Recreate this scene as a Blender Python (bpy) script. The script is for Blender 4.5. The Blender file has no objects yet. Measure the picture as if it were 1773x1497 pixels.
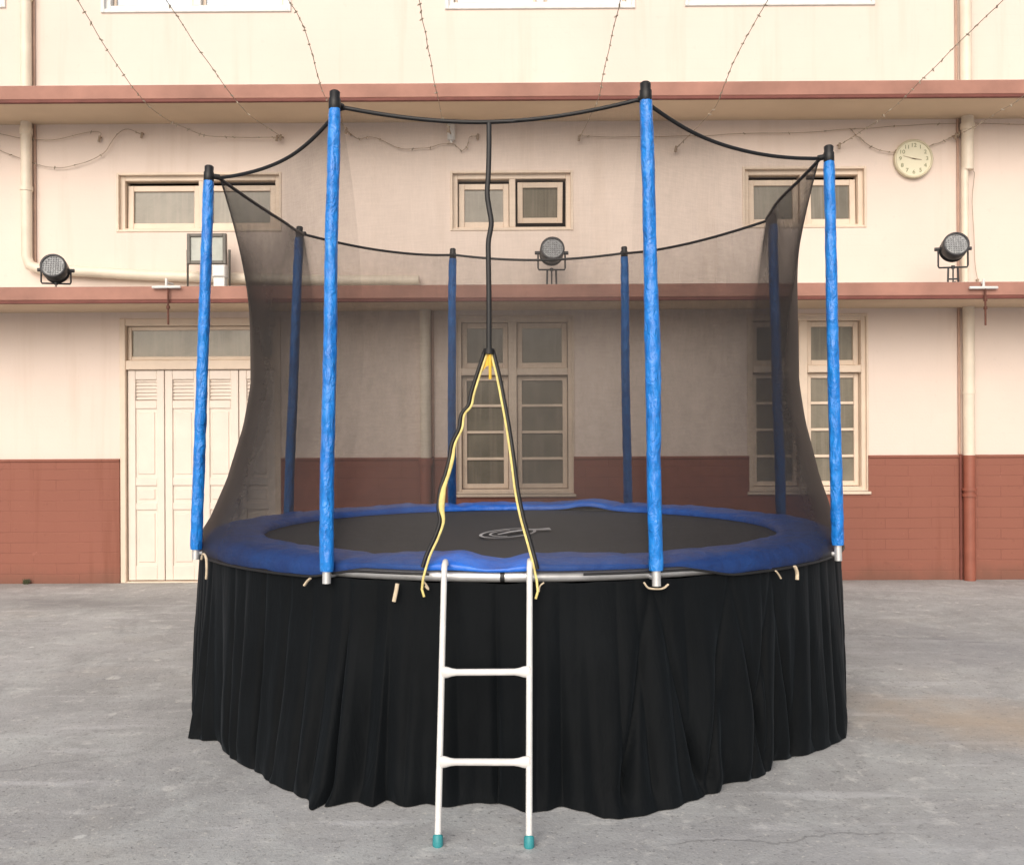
import bpy, math, random
from mathutils import Vector, Matrix, noise
random.seed(7)
C = bpy.context.scene.collection
sc = bpy.context.scene
PI = math.pi

# ------------------------------------------------------------------ camera
F, YAW, PITCH, ROLL, EYE = 1678.1, -0.0038, 0.0014, -0.0049, 1.41
PW, PH = 1773.0, 1497.0
cy_, sy_ = math.cos(YAW), math.sin(YAW)
R0 = Vector((cy_, -sy_, 0)); F0 = Vector((sy_, cy_, 0)); U0 = Vector((0, 0, 1))
FW = F0*math.cos(PITCH) + U0*math.sin(PITCH)
UP = -F0*math.sin(PITCH) + U0*math.cos(PITCH)
RT = R0*math.cos(ROLL) + UP*math.sin(ROLL)
UV = -R0*math.sin(ROLL) + UP*math.cos(ROLL)
cam_d = bpy.data.cameras.new("camera"); cam = bpy.data.objects.new("camera", cam_d); C.objects.link(cam)
cam_d.sensor_width = 36.0; cam_d.sensor_fit = 'HORIZONTAL'; cam_d.lens = 36.0*F/PW; cam_d.clip_end = 1000; cam_d.clip_start = .05
m = Matrix(((RT.x, UV.x, -FW.x, 0), (RT.y, UV.y, -FW.y, 0), (RT.z, UV.z, -FW.z, EYE), (0, 0, 0, 1)))
cam.matrix_world = m
sc.camera = cam
CAMP = Vector((0, 0, EYE))

def ray(px, py):
    return FW + RT*((px-PW/2)/F) + UV*(-(py-PH/2)/F)
def at(px, py, Y):            # survey point: pixel of the photograph at a known depth
    d = ray(px, py); return CAMP + d*(Y/d.y)
def atz(px, py, z):
    d = ray(px, py); return CAMP + d*((z-EYE)/d.z)

# ------------------------------------------------------------------ light
SUN_EL, SUN_AZ = math.radians(30), math.radians(192)
w = bpy.data.worlds.new("World"); sc.world = w; w.use_nodes = True
nt = w.node_tree; nt.nodes.clear()
sky = nt.nodes.new('ShaderNodeTexSky'); sky.sky_type = 'NISHITA'; sky.sun_disc = False
sky.sun_elevation = SUN_EL; sky.sun_rotation = SUN_AZ; sky.dust_density = 4.0; sky.air_density = 1.0; sky.ozone_density = 1.0
hs = nt.nodes.new('ShaderNodeHueSaturation'); hs.inputs['Saturation'].default_value = 0.55
bg = nt.nodes.new('ShaderNodeBackground'); bg.inputs['Strength'].default_value = 0.10
wo = nt.nodes.new('ShaderNodeOutputWorld')
nt.links.new(sky.outputs[0], hs.inputs['Color']); nt.links.new(hs.outputs[0], bg.inputs[0]); nt.links.new(bg.outputs[0], wo.inputs[0])
sl = bpy.data.lights.new("sun", 'SUN'); sun = bpy.data.objects.new("sun", sl); C.objects.link(sun)
sl.energy = 1.5; sl.angle = math.radians(60); sl.color = (1.0, 0.865, 0.735)
sd = Vector((math.sin(SUN_AZ)*math.cos(SUN_EL), math.cos(SUN_AZ)*math.cos(SUN_EL), math.sin(SUN_EL)))
sun.rotation_euler = sd.to_track_quat('Z', 'Y').to_euler(); sun.location = sd*30
vs = sc.view_settings; vs.view_transform = 'Standard'; vs.look = 'None'; vs.gamma = 1.0; vs.exposure = 0.34; vs.use_curve_mapping = False

# ------------------------------------------------------------------ materials
def new_mat(name):
    m = bpy.data.materials.new(name); m.use_nodes = True
    n = m.node_tree; b = n.nodes['Principled BSDF']
    return m, n, b
def L(n, a, b): n.links.new(a, b)
def mth(n, op, a, b=None, c=None):
    k = n.nodes.new('ShaderNodeMath'); k.operation = op
    for i, v in enumerate((a, b, c)):
        if v is None: continue
        if isinstance(v, (int, float)): k.inputs[i].default_value = v
        else: L(n, v, k.inputs[i])
    return k.outputs[0]
def noise_n(n, scale, detail=4, rough=.55, vec=None, dist=0):
    k = n.nodes.new('ShaderNodeTexNoise'); k.inputs['Scale'].default_value = scale
    k.inputs['Detail'].default_value = detail; k.inputs['Roughness'].default_value = rough; k.inputs['Distortion'].default_value = dist
    if vec is not None: L(n, vec, k.inputs['Vector'])
    return k.outputs[0]
def mapr(n, v, a, b, c, d):
    k = n.nodes.new('ShaderNodeMapRange'); L(n, v, k.inputs[0])
    for i, x in enumerate((a, b, c, d)): k.inputs[i+1].default_value = x
    return k.outputs[0]
def mixc(n, fac, a, b, mode='MIX'):
    k = n.nodes.new('ShaderNodeMix'); k.data_type = 'RGBA'; k.blend_type = mode
    if isinstance(fac, (int, float)): k.inputs[0].default_value = fac
    else: L(n, fac, k.inputs[0])
    for i, v in ((6, a), (7, b)):
        if isinstance(v, tuple): k.inputs[i].default_value = (v+(1,))[:4]
        else: L(n, v, k.inputs[i])
    return k.outputs[2]
def pos(n, mapping=None):
    k = n.nodes.new('ShaderNodeNewGeometry').outputs['Position']
    if mapping:
        mp = n.nodes.new('ShaderNodeMapping'); L(n, k, mp.inputs[0]); mp.inputs['Scale'].default_value = mapping; return mp.outputs[0]
    return k
def bump(n, b, h, strength=.3, dist=.01):
    k = n.nodes.new('ShaderNodeBump'); k.inputs['Strength'].default_value = strength; k.inputs['Distance'].default_value = dist
    L(n, h, k.inputs['Height']); L(n, k.outputs[0], b.inputs['Normal'])
def simple(name, col, rough=.5, metal=0, var=.12, vscale=6, bscale=60, bstr=.15, bdist=.003, spec=.5):
    m, n, b = new_mat(name)
    p = pos(n)
    nz = noise_n(n, vscale, 5, .6, p)
    c = mixc(n, mapr(n, nz, .3, .7, 0, 1), tuple(x*(1-var) for x in col), tuple(min(1, x*(1+var)) for x in col))
    L(n, c, b.inputs['Base Color']); b.inputs['Roughness'].default_value = rough; b.inputs['Metallic'].default_value = metal
    b.inputs['Specular IOR Level'].default_value = spec
    if bstr: bump(n, b, noise_n(n, bscale, 3, .6, p), bstr, bdist)
    return m
def brick_h(n, scale_rows=.1, width=.44, mort=.006):
    sx = n.nodes.new('ShaderNodeSeparateXYZ'); L(n, pos(n), sx.inputs[0])
    cx = n.nodes.new('ShaderNodeCombineXYZ'); L(n, sx.outputs[0], cx.inputs[0])
    wob = noise_n(n, 1.2, 2, .5, pos(n))
    zz = mth(n, 'ADD', sx.outputs[2], mth(n, 'MULTIPLY', wob, .02)); L(n, zz, cx.inputs[1])
    bt = n.nodes.new('ShaderNodeTexBrick'); L(n, cx.outputs[0], bt.inputs['Vector'])
    bt.inputs['Scale'].default_value = 1; bt.inputs['Mortar Size'].default_value = mort; bt.inputs['Mortar Smooth'].default_value = .6
    bt.inputs['Brick Width'].default_value = width; bt.inputs['Row Height'].default_value = scale_rows
    return bt.outputs['Fac'], sx.outputs

M = {}
def wall_paint(name, col, brick_str, dirt, row=.1):
    m, n, b = new_mat(name)
    p = pos(n)
    fac, s = brick_h(n, row)
    big = noise_n(n, .7, 4, .6, p)
    streak = noise_n(n, 1.0, 4, .6, pos(n, (5, 1, .35)))
    c = mixc(n, mapr(n, big, .3, .75, 0, 1), tuple(x*.93 for x in col), tuple(min(1, x*1.04) for x in col))
    c = mixc(n, mth(n, 'MULTIPLY', mapr(n, streak, .55, .8, 0, 1), dirt), c, (col[0]*.72, col[1]*.66, col[2]*.58))
    pat = noise_n(n, 2.1, 3, .6, p)
    f2 = mth(n, 'MULTIPLY', fac, mapr(n, pat, .42, .62, .0, 1))
    c = mixc(n, mth(n, 'MULTIPLY', f2, brick_str), c, tuple(x*.55 for x in col))
    fl = noise_n(n, 14, 3, .5, p)
    c = mixc(n, mth(n, 'MULTIPLY', mapr(n, fl, .66, .72, 0, 1), dirt*.5), c, tuple(x*.8 for x in col))
    spl = mth(n, 'ADD', s[2], mapr(n, noise_n(n, 3.2, 5, .7, p), 0, 1, -.16, .16))
    c = mixc(n, mth(n, 'MULTIPLY', mapr(n, spl, .16, .0, 0, 1), .5), c, (.14, .085, .062))
    chip = noise_n(n, 9, 5, .75, pos(n, (1, 1, 1.6)))
    c = mixc(n, mth(n, 'MULTIPLY', mapr(n, chip, .66, .70, 0, 1), brick_str), c, tuple(min(1, x*1.5+.02) for x in col))
    L(n, c, b.inputs['Base Color']); b.inputs['Roughness'].default_value = .75; b.inputs['Specular IOR Level'].default_value = .25
    h = mth(n, 'SUBTRACT', mth(n, 'MULTIPLY', noise_n(n, 45, 4, .6, p), .35), mth(n, 'MULTIPLY', fac, min(1.0, brick_str*2)))
    bump(n, b, h, .35, .008)
    return m
M['cream'] = wall_paint('cream_wall_paint', (.80, .68, .605), .03, .36)
M['red'] = wall_paint('red_wall_paint', (.285, .115, .083), .34, .9)
M['ledge'] = simple('ledge_paint', (.37, .185, .140), .7, var=.2, vscale=2.3, bscale=30)
M['shadeline'] = simple('shade_line_maroon', (.17, .052, .04), .7, var=.2)  # dark maroon standing in for shadow lines under ledges and beside pipes
M['ledgetop'] = simple('ledge_top_cement', (.42, .39, .35), .85, var=.2, vscale=2)
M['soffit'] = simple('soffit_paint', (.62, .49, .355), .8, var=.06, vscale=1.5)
M['frame'] = simple('cream_joinery_paint', (.74, .61, .49), .5, var=.08, vscale=4, bscale=80)
M['doorp'] = simple('pale_door_paint', (.77, .68, .60), .5, var=.06, vscale=3, bscale=50)
M['pipe_shade'] = simple('brown_pipe_shade', (.48, .32, .25), .6, var=.15)  # brown standing in for the shadow stripe beside the pipes
M['white'] = simple('white_paint', (.74, .735, .72), .42, var=.09, vscale=14)
M['pipe'] = simple('cream_pipe_paint', (.78, .69, .57), .45, var=.08, vscale=5)
M['pipered'] = simple('red_pipe_paint', (.30, .10, .065), .5, var=.15)
M['black'] = simple('black_plastic', (.012, .012, .013), .5, var=.2)
M['darkmetal'] = simple('dark_lamp_metal', (.035, .035, .04), .45, var=.3)
M['galv'] = simple('galvanised_steel', (.72, .73, .74), .38, metal=.55, var=.08, vscale=12)
M['lampgrey'] = simple('flood_housing', (.13, .12, .105), .5, var=.25)
M['rust'] = simple('rusty_iron', (.12, .045, .03), .8, var=.35, vscale=20)
M['wire'] = simple('cable_brown', (.36, .28, .21), .7, var=.2)
M['bulb'] = simple('bulb_cluster', (.40, .34, .26), .4, var=.3)
M['rope'] = simple('cream_cotton_tape', (.66, .55, .40), .8, var=.15, vscale=40)
M['yellow'] = simple('yellow_binding', (.72, .60, .22), .6, var=.2, vscale=25)
M['yellowtab'] = simple('yellow_pull_tab', (.80, .50, .05), .6, var=.1)
M['teal'] = simple('teal_rubber', (.035, .27, .30), .5, var=.15, vscale=30)
M['lens'] = simple('lamp_lens', (.27, .28, .29), .3, var=.35, vscale=40)
M['floodglass'] = simple('flood_glass', (.36, .38, .34), .2, var=.2, vscale=5, bstr=0)
M['roomshade'] = simple('room_shade_brown', (.11, .065, .042), .9, bstr=0)  # dark brown standing in for the shade inside the rooms
M['clockface'] = simple('clock_face', (.78, .74, .56), .5, var=.03, bstr=0)
M['clockrim'] = simple('clock_rim', (.62, .56, .40), .35, var=.05, bstr=0)
M['clockink'] = simple('clock_ink', (.27, .27, .15), .6, bstr=0)

def glass_mat():
    m, n, b = new_mat('dusty_window_glass')
    p = pos(n)
    c = mixc(n, mapr(n, noise_n(n, 2.2, 4, .6, p, .5), .3, .7, 0, 1), (.17, .155, .12), (.29, .265, .21))
    c = mixc(n, mapr(n, noise_n(n, 30, 3, .6, pos(n, (1, 1, 3))), .55, .75, 0, .35), c, (.33, .28, .22))
    oi = n.nodes.new('ShaderNodeObjectInfo')
    c = mixc(n, mapr(n, oi.outputs['Random'], 0, 1, 0, .55), c, (.10, .088, .066))
    cur = noise_n(n, 1.0, 3, .6, pos(n, (16, 1, .8)), .6)
    c = mixc(n, mapr(n, cur, .5, .62, 0, .35), c, (.30, .26, .21))
    L(n, c, b.inputs['Base Color']); b.inputs['Roughness'].default_value = .16; b.inputs['Specular IOR Level'].default_value = .5
    bump(n, b, noise_n(n, 9, 3, .5, p), .12, .01)
    return m
M['glass'] = glass_mat()
def glass_pale():
    m, n, b = new_mat('pale_sky_glass')
    L(n, mixc(n, noise_n(n, 1.5, 3, .5, pos(n)), (.45, .55, .66), (.62, .7, .78)), b.inputs['Base Color']); b.inputs['Roughness'].default_value = .12
    return m
M['glasspale'] = glass_pale()

def vinyl(name, a, bcol, rough, bs, bd, scale, zs=1.0):
    m, n, b = new_mat(name)
    p = pos(n)
    c = mixc(n, mapr(n, noise_n(n, scale*.4, 4, .6, p), .3, .7, 0, 1), a, bcol)
    L(n, c, b.inputs['Base Color']); b.inputs['Roughness'].default_value = rough
    b.inputs['Coat Weight'].default_value = .3; b.inputs['Coat Roughness'].default_value = .22
    cr = n.nodes.new('ShaderNodeTexVoronoi'); cr.feature = 'SMOOTH_F1'; cr.inputs['Scale'].default_value = scale*.9
    dv = noise_n(n, scale, 3, .6, pos(n, (1, 1, zs)), 1.5)
    L(n, pos(n, (1, 1, zs)), cr.inputs['Vector'])
    h = mth(n, 'ADD', cr.outputs[0], mth(n, 'MULTIPLY', dv, .8))
    bump(n, b, h, bs, bd)
    return m
M['sleeve'] = vinyl('bright_blue_sleeve_vinyl', (.006, .17, .62), (.012, .26, .80), .30, 1.0, .016, 30, .55)
M['pad'] = vinyl('royal_blue_pad_vinyl', (.010, .12, .60), (.016, .18, .78), .48, .6, .012, 22)

def cloth_mat():
    m, n, b = new_mat('black_skirt_cloth')
    p = pos(n)
    c = mixc(n, mapr(n, noise_n(n, 2.5, 4, .6, p), .3, .7, 0, 1), (.0028, .0038, .0048), (.0050, .0066, .0082))
    L(n, c, b.inputs['Base Color']); b.inputs['Roughness'].default_value = .72; b.inputs['Specular IOR Level'].default_value = .11
    b.inputs['Sheen Weight'].default_value = .04; b.inputs['Sheen Roughness'].default_value = .5; b.inputs['Sheen Tint'].default_value = (.6, .75, .9, 1)
    wv = noise_n(n, 9, 4, .6, pos(n, (1, 1, .25)), .4)
    bump(n, b, wv, .5, .02)
    return m
M['cloth'] = cloth_mat()
def matt_mat():
    m, n, b = new_mat('woven_jumping_mat')
    p = pos(n)
    c = mixc(n, noise_n(n, 3, 4, .6, p), (.018, .023, .030), (.030, .037, .046))
    L(n, c, b.inputs['Base Color']); b.inputs['Roughness'].default_value = .65; b.inputs['Sheen Weight'].default_value = .04
    bump(n, b, noise_n(n, 180, 2, .5, p), .3, .003)
    return m
M['mat'] = matt_mat()
def net_mat():
    # black knotless netting: thread cover grows when the weave is seen slantwise, as in any real mesh
    m, n, b = new_mat('black_netting')
    out = n.nodes['Material Output']
    b.inputs['Base Color'].default_value = (.011, .008, .007, 1); b.inputs['Roughness'].default_value = .6
    lw = n.nodes.new('ShaderNodeLayerWeight'); lw.inputs['Blend'].default_value = .5
    cosv = mth(n, 'MAXIMUM', mth(n, 'SUBTRACT', 1.0, lw.outputs['Facing']), .03)
    sx = n.nodes.new('ShaderNodeSeparateXYZ'); L(n, pos(n), sx.inputs[0])
    t0 = mth(n, 'ADD', mapr(n, sx.outputs[2], 2.6, 1.7, .19, 0.0), mapr(n, sx.outputs[2], 1.7, 1.0, .565, .58))     # the see-through share rises towards the top
    wv = noise_n(n, 14, 3, .6, pos(n, (1, 1, .5)))
    t0 = mth(n, 'ADD', t0, mapr(n, wv, .3, .7, -.02, .02))
    th1 = noise_n(n, 1.0, 1, .5, pos(n, (210, 210, 14))); th2 = noise_n(n, 1.0, 1, .5, pos(n, (14, 14, 210)))
    t0 = mth(n, 'ADD', t0, mth(n, 'ADD', mapr(n, th1, .3, .7, -.016, .016), mapr(n, th2, .3, .7, -.016, .016)))
    T = mth(n, 'POWER', t0, mth(n, 'DIVIDE', 1.0, cosv))
    tr = n.nodes.new('ShaderNodeBsdfTransparent')
    mx = n.nodes.new('ShaderNodeMixShader'); L(n, T, mx.inputs[0]); L(n, b.outputs[0], mx.inputs[1]); L(n, tr.outputs[0], mx.inputs[2])
    L(n, mx.outputs[0], out.inputs['Surface'])
    return m
M['net'] = net_mat()

D_WALL = 9.28
def ground_mat():
    m, n, b = new_mat('worn_concrete')
    p = pos(n)
    sx = n.nodes.new('ShaderNodeSeparateXYZ'); L(n, p, sx.inputs[0])
    X, Y = sx.outputs[0], sx.outputs[1]
    c = mixc(n, mapr(n, noise_n(n, .55, 6, .65, p, .6), .3, .7, 0, 1), (.195, .192, .187), (.30, .297, .290))
    c = mixc(n, mapr(n, noise_n(n, 1.9, 7, .72, p, .5),   .46, .62, 0, .6), c, (.35, .36, .345))
    c = mixc(n, mapr(n, noise_n(n, 3.6, 7, .75, pos(n, (1, .8, 1)), .8), .50, .66, 0, .5), c, (.15, .147, .145))
    c = mixc(n, mapr(n, noise_n(n, 7.5, 5, .7, p, .3), .56, .68, 0, .7), c, (.44, .43, .40))
    c = mixc(n, mapr(n, noise_n(n, 1.1, 4, .6, p, .3), .55, .75, 0, .4), c, (.30, .275, .235))
    # swept pale smears, running slantwise
    mp = n.nodes.new('ShaderNodeMapping'); L(n, p, mp.inputs[0]); mp.inputs['Rotation'].default_value = (0, 0, math.radians(-38)); mp.inputs['Scale'].default_value = (.7, 4.5, 1)
    c = mixc(n, mapr(n, noise_n(n, 1.3, 5, .65, mp.outputs[0], .3), .56, .68, 0, .5), c, (.43, .425, .42))
    mp2 = n.nodes.new('ShaderNodeMapping'); L(n, p, mp2.inputs[0]); mp2.inputs['Rotation'].default_value = (0, 0, math.radians(42)); mp2.inputs['Scale'].default_value = (.8, 6, 1)
    c = mixc(n, mapr(n, noise_n(n, 1.1, 5, .65, mp2.outputs[0], .3), .60, .74, 0, .5), c, (.16, .157, .155))
    # fine grit
    c = mixc(n, mth(n, 'MULTIPLY', mapr(n, mth(n, 'ADD', Y, mapr(n, noise_n(n, 2.2, 5, .7, p), 0, 1, -.35, .35)), D_WALL-.42, D_WALL-.02, 0, 1), .55), c, (.12, .105, .09))
    c = mixc(n, mth(n, 'MULTIPLY', mapr(n, noise_n(n, 1.5, 5, .7, pos(n, (.6, 1.6, 1)), .6), .52, .66, 0, 1), .35), c, (.185, .18, .185))
    g = noise_n(n, 120, 3, .7, p)
    c = mixc(n, mapr(n, g, .3, .7, .0, .6), c, mixc(n, .55, c, (.42, .41, .39)))
    g2 = noise_n(n, 55, 2, .6, p)
    c = mixc(n, mapr(n, g2, .60, .72, 0, .65), c, (.09, .088, .085))
    c = mixc(n, mapr(n, noise_n(n, 38, 2, .6, pos(n, (1.1, .9, 1))), .64, .72, 0, .6), c, (.46, .44, .39))
    # sandy stain right of the trampoline
    def blob(x0, y0, rx, ry, soft=.7, ang=0.0):
        ca, sa = math.cos(ang), math.sin(ang)
        dx = mth(n, 'SUBTRACT', X, x0); dy = mth(n, 'SUBTRACT', Y, y0)
        u = mth(n, 'ADD', mth(n, 'MULTIPLY', dx, ca/rx), mth(n, 'MULTIPLY', dy, sa/rx))
        v = mth(n, 'ADD', mth(n, 'MULTIPLY', dx, -sa/ry), mth(n, 'MULTIPLY', dy, ca/ry))
        r = mth(n, 'SQRT', mth(n, 'ADD', mth(n, 'POWER', u, 2.0), mth(n, 'POWER', v, 2.0)))
        r = mth(n, 'ADD', r, mapr(n, noise_n(n, 3.0, 4, .65, p), 0, 1, -.6, .6))
        return mapr(n, r, 1.0, 1-soft, 0, 1)
    c = mixc(n, mth(n, 'MULTIPLY', blob(2.5, 4.6, 1.5, .55, .9, -.45), .7), c, (.34, .27, .20))
    c = mixc(n, mth(n, 'MULTIPLY', blob(3.0, 6.4, 1.3, .9, .9), .45), c, (.175, .177, .19))
    c = mixc(n, mth(n, 'MULTIPLY', blob(-3.6, 8.2, 1.6, .55, .9), .5), c, (.14, .135, .13))
    c = mixc(n, mth(n, 'MULTIPLY', blob(1.5, 3.2, .9, .45, .9), .4), c, (.33, .33, .33))
    # pale dropped spots
    vo = n.nodes.new('ShaderNodeTexVoronoi'); vo.inputs['Scale'].default_value = 2.2; L(n, p, vo.inputs['Vector'])
    c = mixc(n, mapr(n, noise_n(n, 17, 4, .75, p, .3), .58, .70, 0, .5), c, (.12, .117, .112))
    sp = mapr(n, mth(n, 'ADD', vo.outputs['Distance'], mapr(n, noise_n(n, 25, 2, .5, p), 0, 1, -.04, .04)), .05, .03, 0, .65)
    c = mixc(n, sp, c, (.5, .5, .47))
    # hairline cracks
    def crack(a, k, x0, x1, wd):
        yy = mth(n, 'ADD', mth(n, 'MULTIPLY', X, k), a)
        d = mth(n, 'ABSOLUTE', mth(n, 'ADD', mth(n, 'SUBTRACT', Y, yy), mapr(n, noise_n(n, 2.4, 5, .6, p), 0, 1, -.16, .16)))
        mk = mapr(n, d, wd, wd*.3, 0, 1)
        return mth(n, 'MULTIPLY', mk, mth(n, 'MULTIPLY', mapr(n, X, x0, x0+.1, 0, 1), mapr(n, X, x1, x1-.3, 0, 1)))
    c = mixc(n, mth(n, 'MULTIPLY', crack(3.25, .12, .45, 1.5, .010), .4), c, (.085, .083, .08))
    c = mixc(n, mth(n, 'MULTIPLY', crack(7.6, -.35, 2.2, 5.4, .025), .25), c, (.1, .1, .1))
    c = mixc(n, mth(n, 'MULTIPLY', crack(5.0, .42, -4.5, -1.6, .02), .3), c, (.1, .1, .1))
    c = mixc(n, 1.0, c, (1.54, 1.59, 1.66), 'MULTIPLY')
    L(n, c, b.inputs['Base Color']); b.inputs['Roughness'].default_value = .9; b.inputs['Specular IOR Level'].default_value = .25
    h = mth(n, 'ADD', noise_n(n, 6, 6, .7, p), mth(n, 'MULTIPLY', noise_n(n, 90, 3, .7, p), .35))
    bump(n, b, h, .45, .015)
    return m
M['ground'] = ground_mat()

# ------------------------------------------------------------------ mesh helpers
def wloc(o):
    v = Vector((0, 0, 0))
    while o is not None: v += o.location; o = o.parent
    return v
class MB:
    def __init__(s): s.v = []; s.f = []
    def add(s, vs, fs):
        b = len(s.v); s.v += [tuple(v) for v in vs]; s.f += [tuple(i+b for i in f) for f in fs]
    def box(s, x0, x1, y0, y1, z0, z1, bev=0):
        if bev <= 0:
            s.add([(x0,y0,z0),(x1,y0,z0),(x1,y1,z0),(x0,y1,z0),(x0,y0,z1),(x1,y0,z1),(x1,y1,z1),(x0,y1,z1)],
                  [(0,3,2,1),(4,5,6,7),(0,1,5,4),(1,2,6,5),(2,3,7,6),(3,0,4,7)]); return
        b = bev   # chamfered front edges (the -y face)
        s.add([(x0,y0+b,z0),(x1,y0+b,z0),(x1,y1,z0),(x0,y1,z0),(x0,y0+b,z1),(x1,y0+b,z1),(x1,y1,z1),(x0,y1,z1),
               (x0+b,y0,z0+b),(x1-b,y0,z0+b),(x1-b,y0,z1-b),(x0+b,y0,z1-b)],
              [(0,3,2,1),(4,5,6,7),(1,2,6,5),(2,3,7,6),(3,0,4,7),(8,9,10,11),(0,1,9,8),(1,5,10,9),(5,4,11,10),(4,0,8,11)])
    def tube(s, pts, rad, n=10, cap=True, flat=1.0, closed=False, ref=None):
        pts = [Vector(p) for p in pts]; N = len(pts)
        if isinstance(rad, (int, float)): rad = [rad]*N
        rings = []; prev = None
        for i, p in enumerate(pts):
            if closed: t = (pts[(i+1) % N]-pts[i-1]).normalized()
            else: t = (pts[min(i+1, N-1)]-pts[max(i-1, 0)]).normalized()
            r = ref if ref else (Vector((0, 0, 1)) if abs(t.z) < .9 else Vector((0, 1, 0)))
            if prev is None: a = t.cross(r).normalized()
            else:
                a = (prev - t*prev.dot(t))
                a = a.normalized() if a.length > 1e-6 else t.cross(r).normalized()
            prev = a; b = t.cross(a)
            rings.append([p + a*rad[i]*math.cos(k*2*PI/n) + b*rad[i]*flat*math.sin(k*2*PI/n) for k in range(n)])
        vs = [v for r in rings for v in r]; fs = []
        for i in range(N if closed else N-1):
            j = (i+1) % N
            for k in range(n): fs.append((i*n+k, i*n+(k+1) % n, j*n+(k+1) % n, j*n+k))
        s.add(vs, fs)
        if cap and not closed:
            s.add(rings[0], [tuple(range(n-1, -1, -1))]); s.add(rings[-1], [tuple(range(n))])
    def lathe(s, prof, n=32, axis='z', org=(0, 0, 0)):
        vs = []; fs = []
        for r, h in prof:
            for k in range(n):
                a = 2*PI*k/n
                if axis == 'z': v = (r*math.cos(a), r*math.sin(a), h)
                else: v = (r*math.cos(a), h, -r*math.sin(a))
                vs.append(Vector(v)+Vector(org))
        for i in range(len(prof)-1):
            for k in range(n): fs.append((i*n+k, i*n+(k+1) % n, (i+1)*n+(k+1) % n, (i+1)*n+k))
        s.add(vs, fs)
    def grid(s, rows, closed=False):
        nr, ncol = len(rows), len(rows[0]); fs = []
        for i in range(nr-1):
            for k in range(ncol if closed else ncol-1):
                fs.append((i*ncol+k, i*ncol+(k+1) % ncol, (i+1)*ncol+(k+1) % ncol, (i+1)*ncol+k))
        s.add([v for r in rows for v in r], fs)
    def build(s, name, mat, parent=None, smooth=False):
        me = bpy.data.meshes.new(name); off = wloc(parent) if parent else Vector((0, 0, 0))
        me.from_pydata([tuple(Vector(v)-off) for v in s.v], [], s.f); me.validate(); me.update()
        me.materials.append(M[mat] if isinstance(mat, str) else mat)
        if smooth:
            for p in me.polygons: p.use_smooth = True
        o = bpy.data.objects.new(name, me); C.objects.link(o)
        if parent: o.parent = parent
        return o
def thing(name, label, cat, loc=(0, 0, 0), group=None):
    o = bpy.data.objects.new(name, None); C.objects.link(o); o.location = loc; o.empty_display_size = .1
    return tag(o, label, cat, group)
def tag(o, label, cat, group=None):
    o['label'] = label; o['category'] = cat
    if group: o['group'] = group
    return o
def copy_tree(o, parent=None):
    c = o.copy(); C.objects.link(c)
    if parent: c.parent = parent
    for ch in list(o.children): copy_tree(ch, c)
    return c
def smooth_path(pts, sub=6):
    pts = [Vector(p) for p in pts]; out = []
    for i in range(len(pts)-1):
        p0, p1, p2, p3 = pts[max(i-1, 0)], pts[i], pts[i+1], pts[min(i+2, len(pts)-1)]
        for k in range(sub):
            t = k/sub
            out.append(.5*((2*p1)+(p2-p0)*t+(2*p0-5*p1+4*p2-p3)*t*t+(3*p1-p0-3*p2+p3)*t**3))
    out.append(pts[-1]); return out
def text_mesh(txt, size, depth):
    cu = bpy.data.curves.new('numeral', 'FONT'); cu.body = txt; cu.size = size; cu.extrude = depth; cu.align_x = 'CENTER'; cu.align_y = 'CENTER'
    o = bpy.data.objects.new('numeral', cu); C.objects.link(o)
    bpy.context.view_layer.update()
    me = bpy.data.meshes.new_from_object(o.evaluated_get(bpy.context.evaluated_depsgraph_get()))
    bpy.data.objects.remove(o); bpy.data.curves.remove(cu)
    return me

# ------------------------------------------------------------------ ground
g = MB(); g.add([(-150, -150, 0), (150, -150, 0), (150, 150, 0), (-150, 150, 0)], [(0, 1, 2, 3)])
o = g.build('ground', 'ground'); o['kind'] = 'structure'

# ------------------------------------------------------------------ building
D = 9.28
def X(px, py=750): return at(px, py, D).x
def Z(py, px=887): return at(px, py, D).z
house = thing('building', 'long cream building with red brick base and two red ledges behind the trampoline', 'building', (0, D, 0))
ZW = 1.167                      # top of the red base
ZL, PL, HL = 2.595, .78, .125   # lower ledge
ZU, PU, HU = 4.40, .66, .135    # upper ledge
XA, XB = -9.0, 9.0
ZTOP = 8.4
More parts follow.
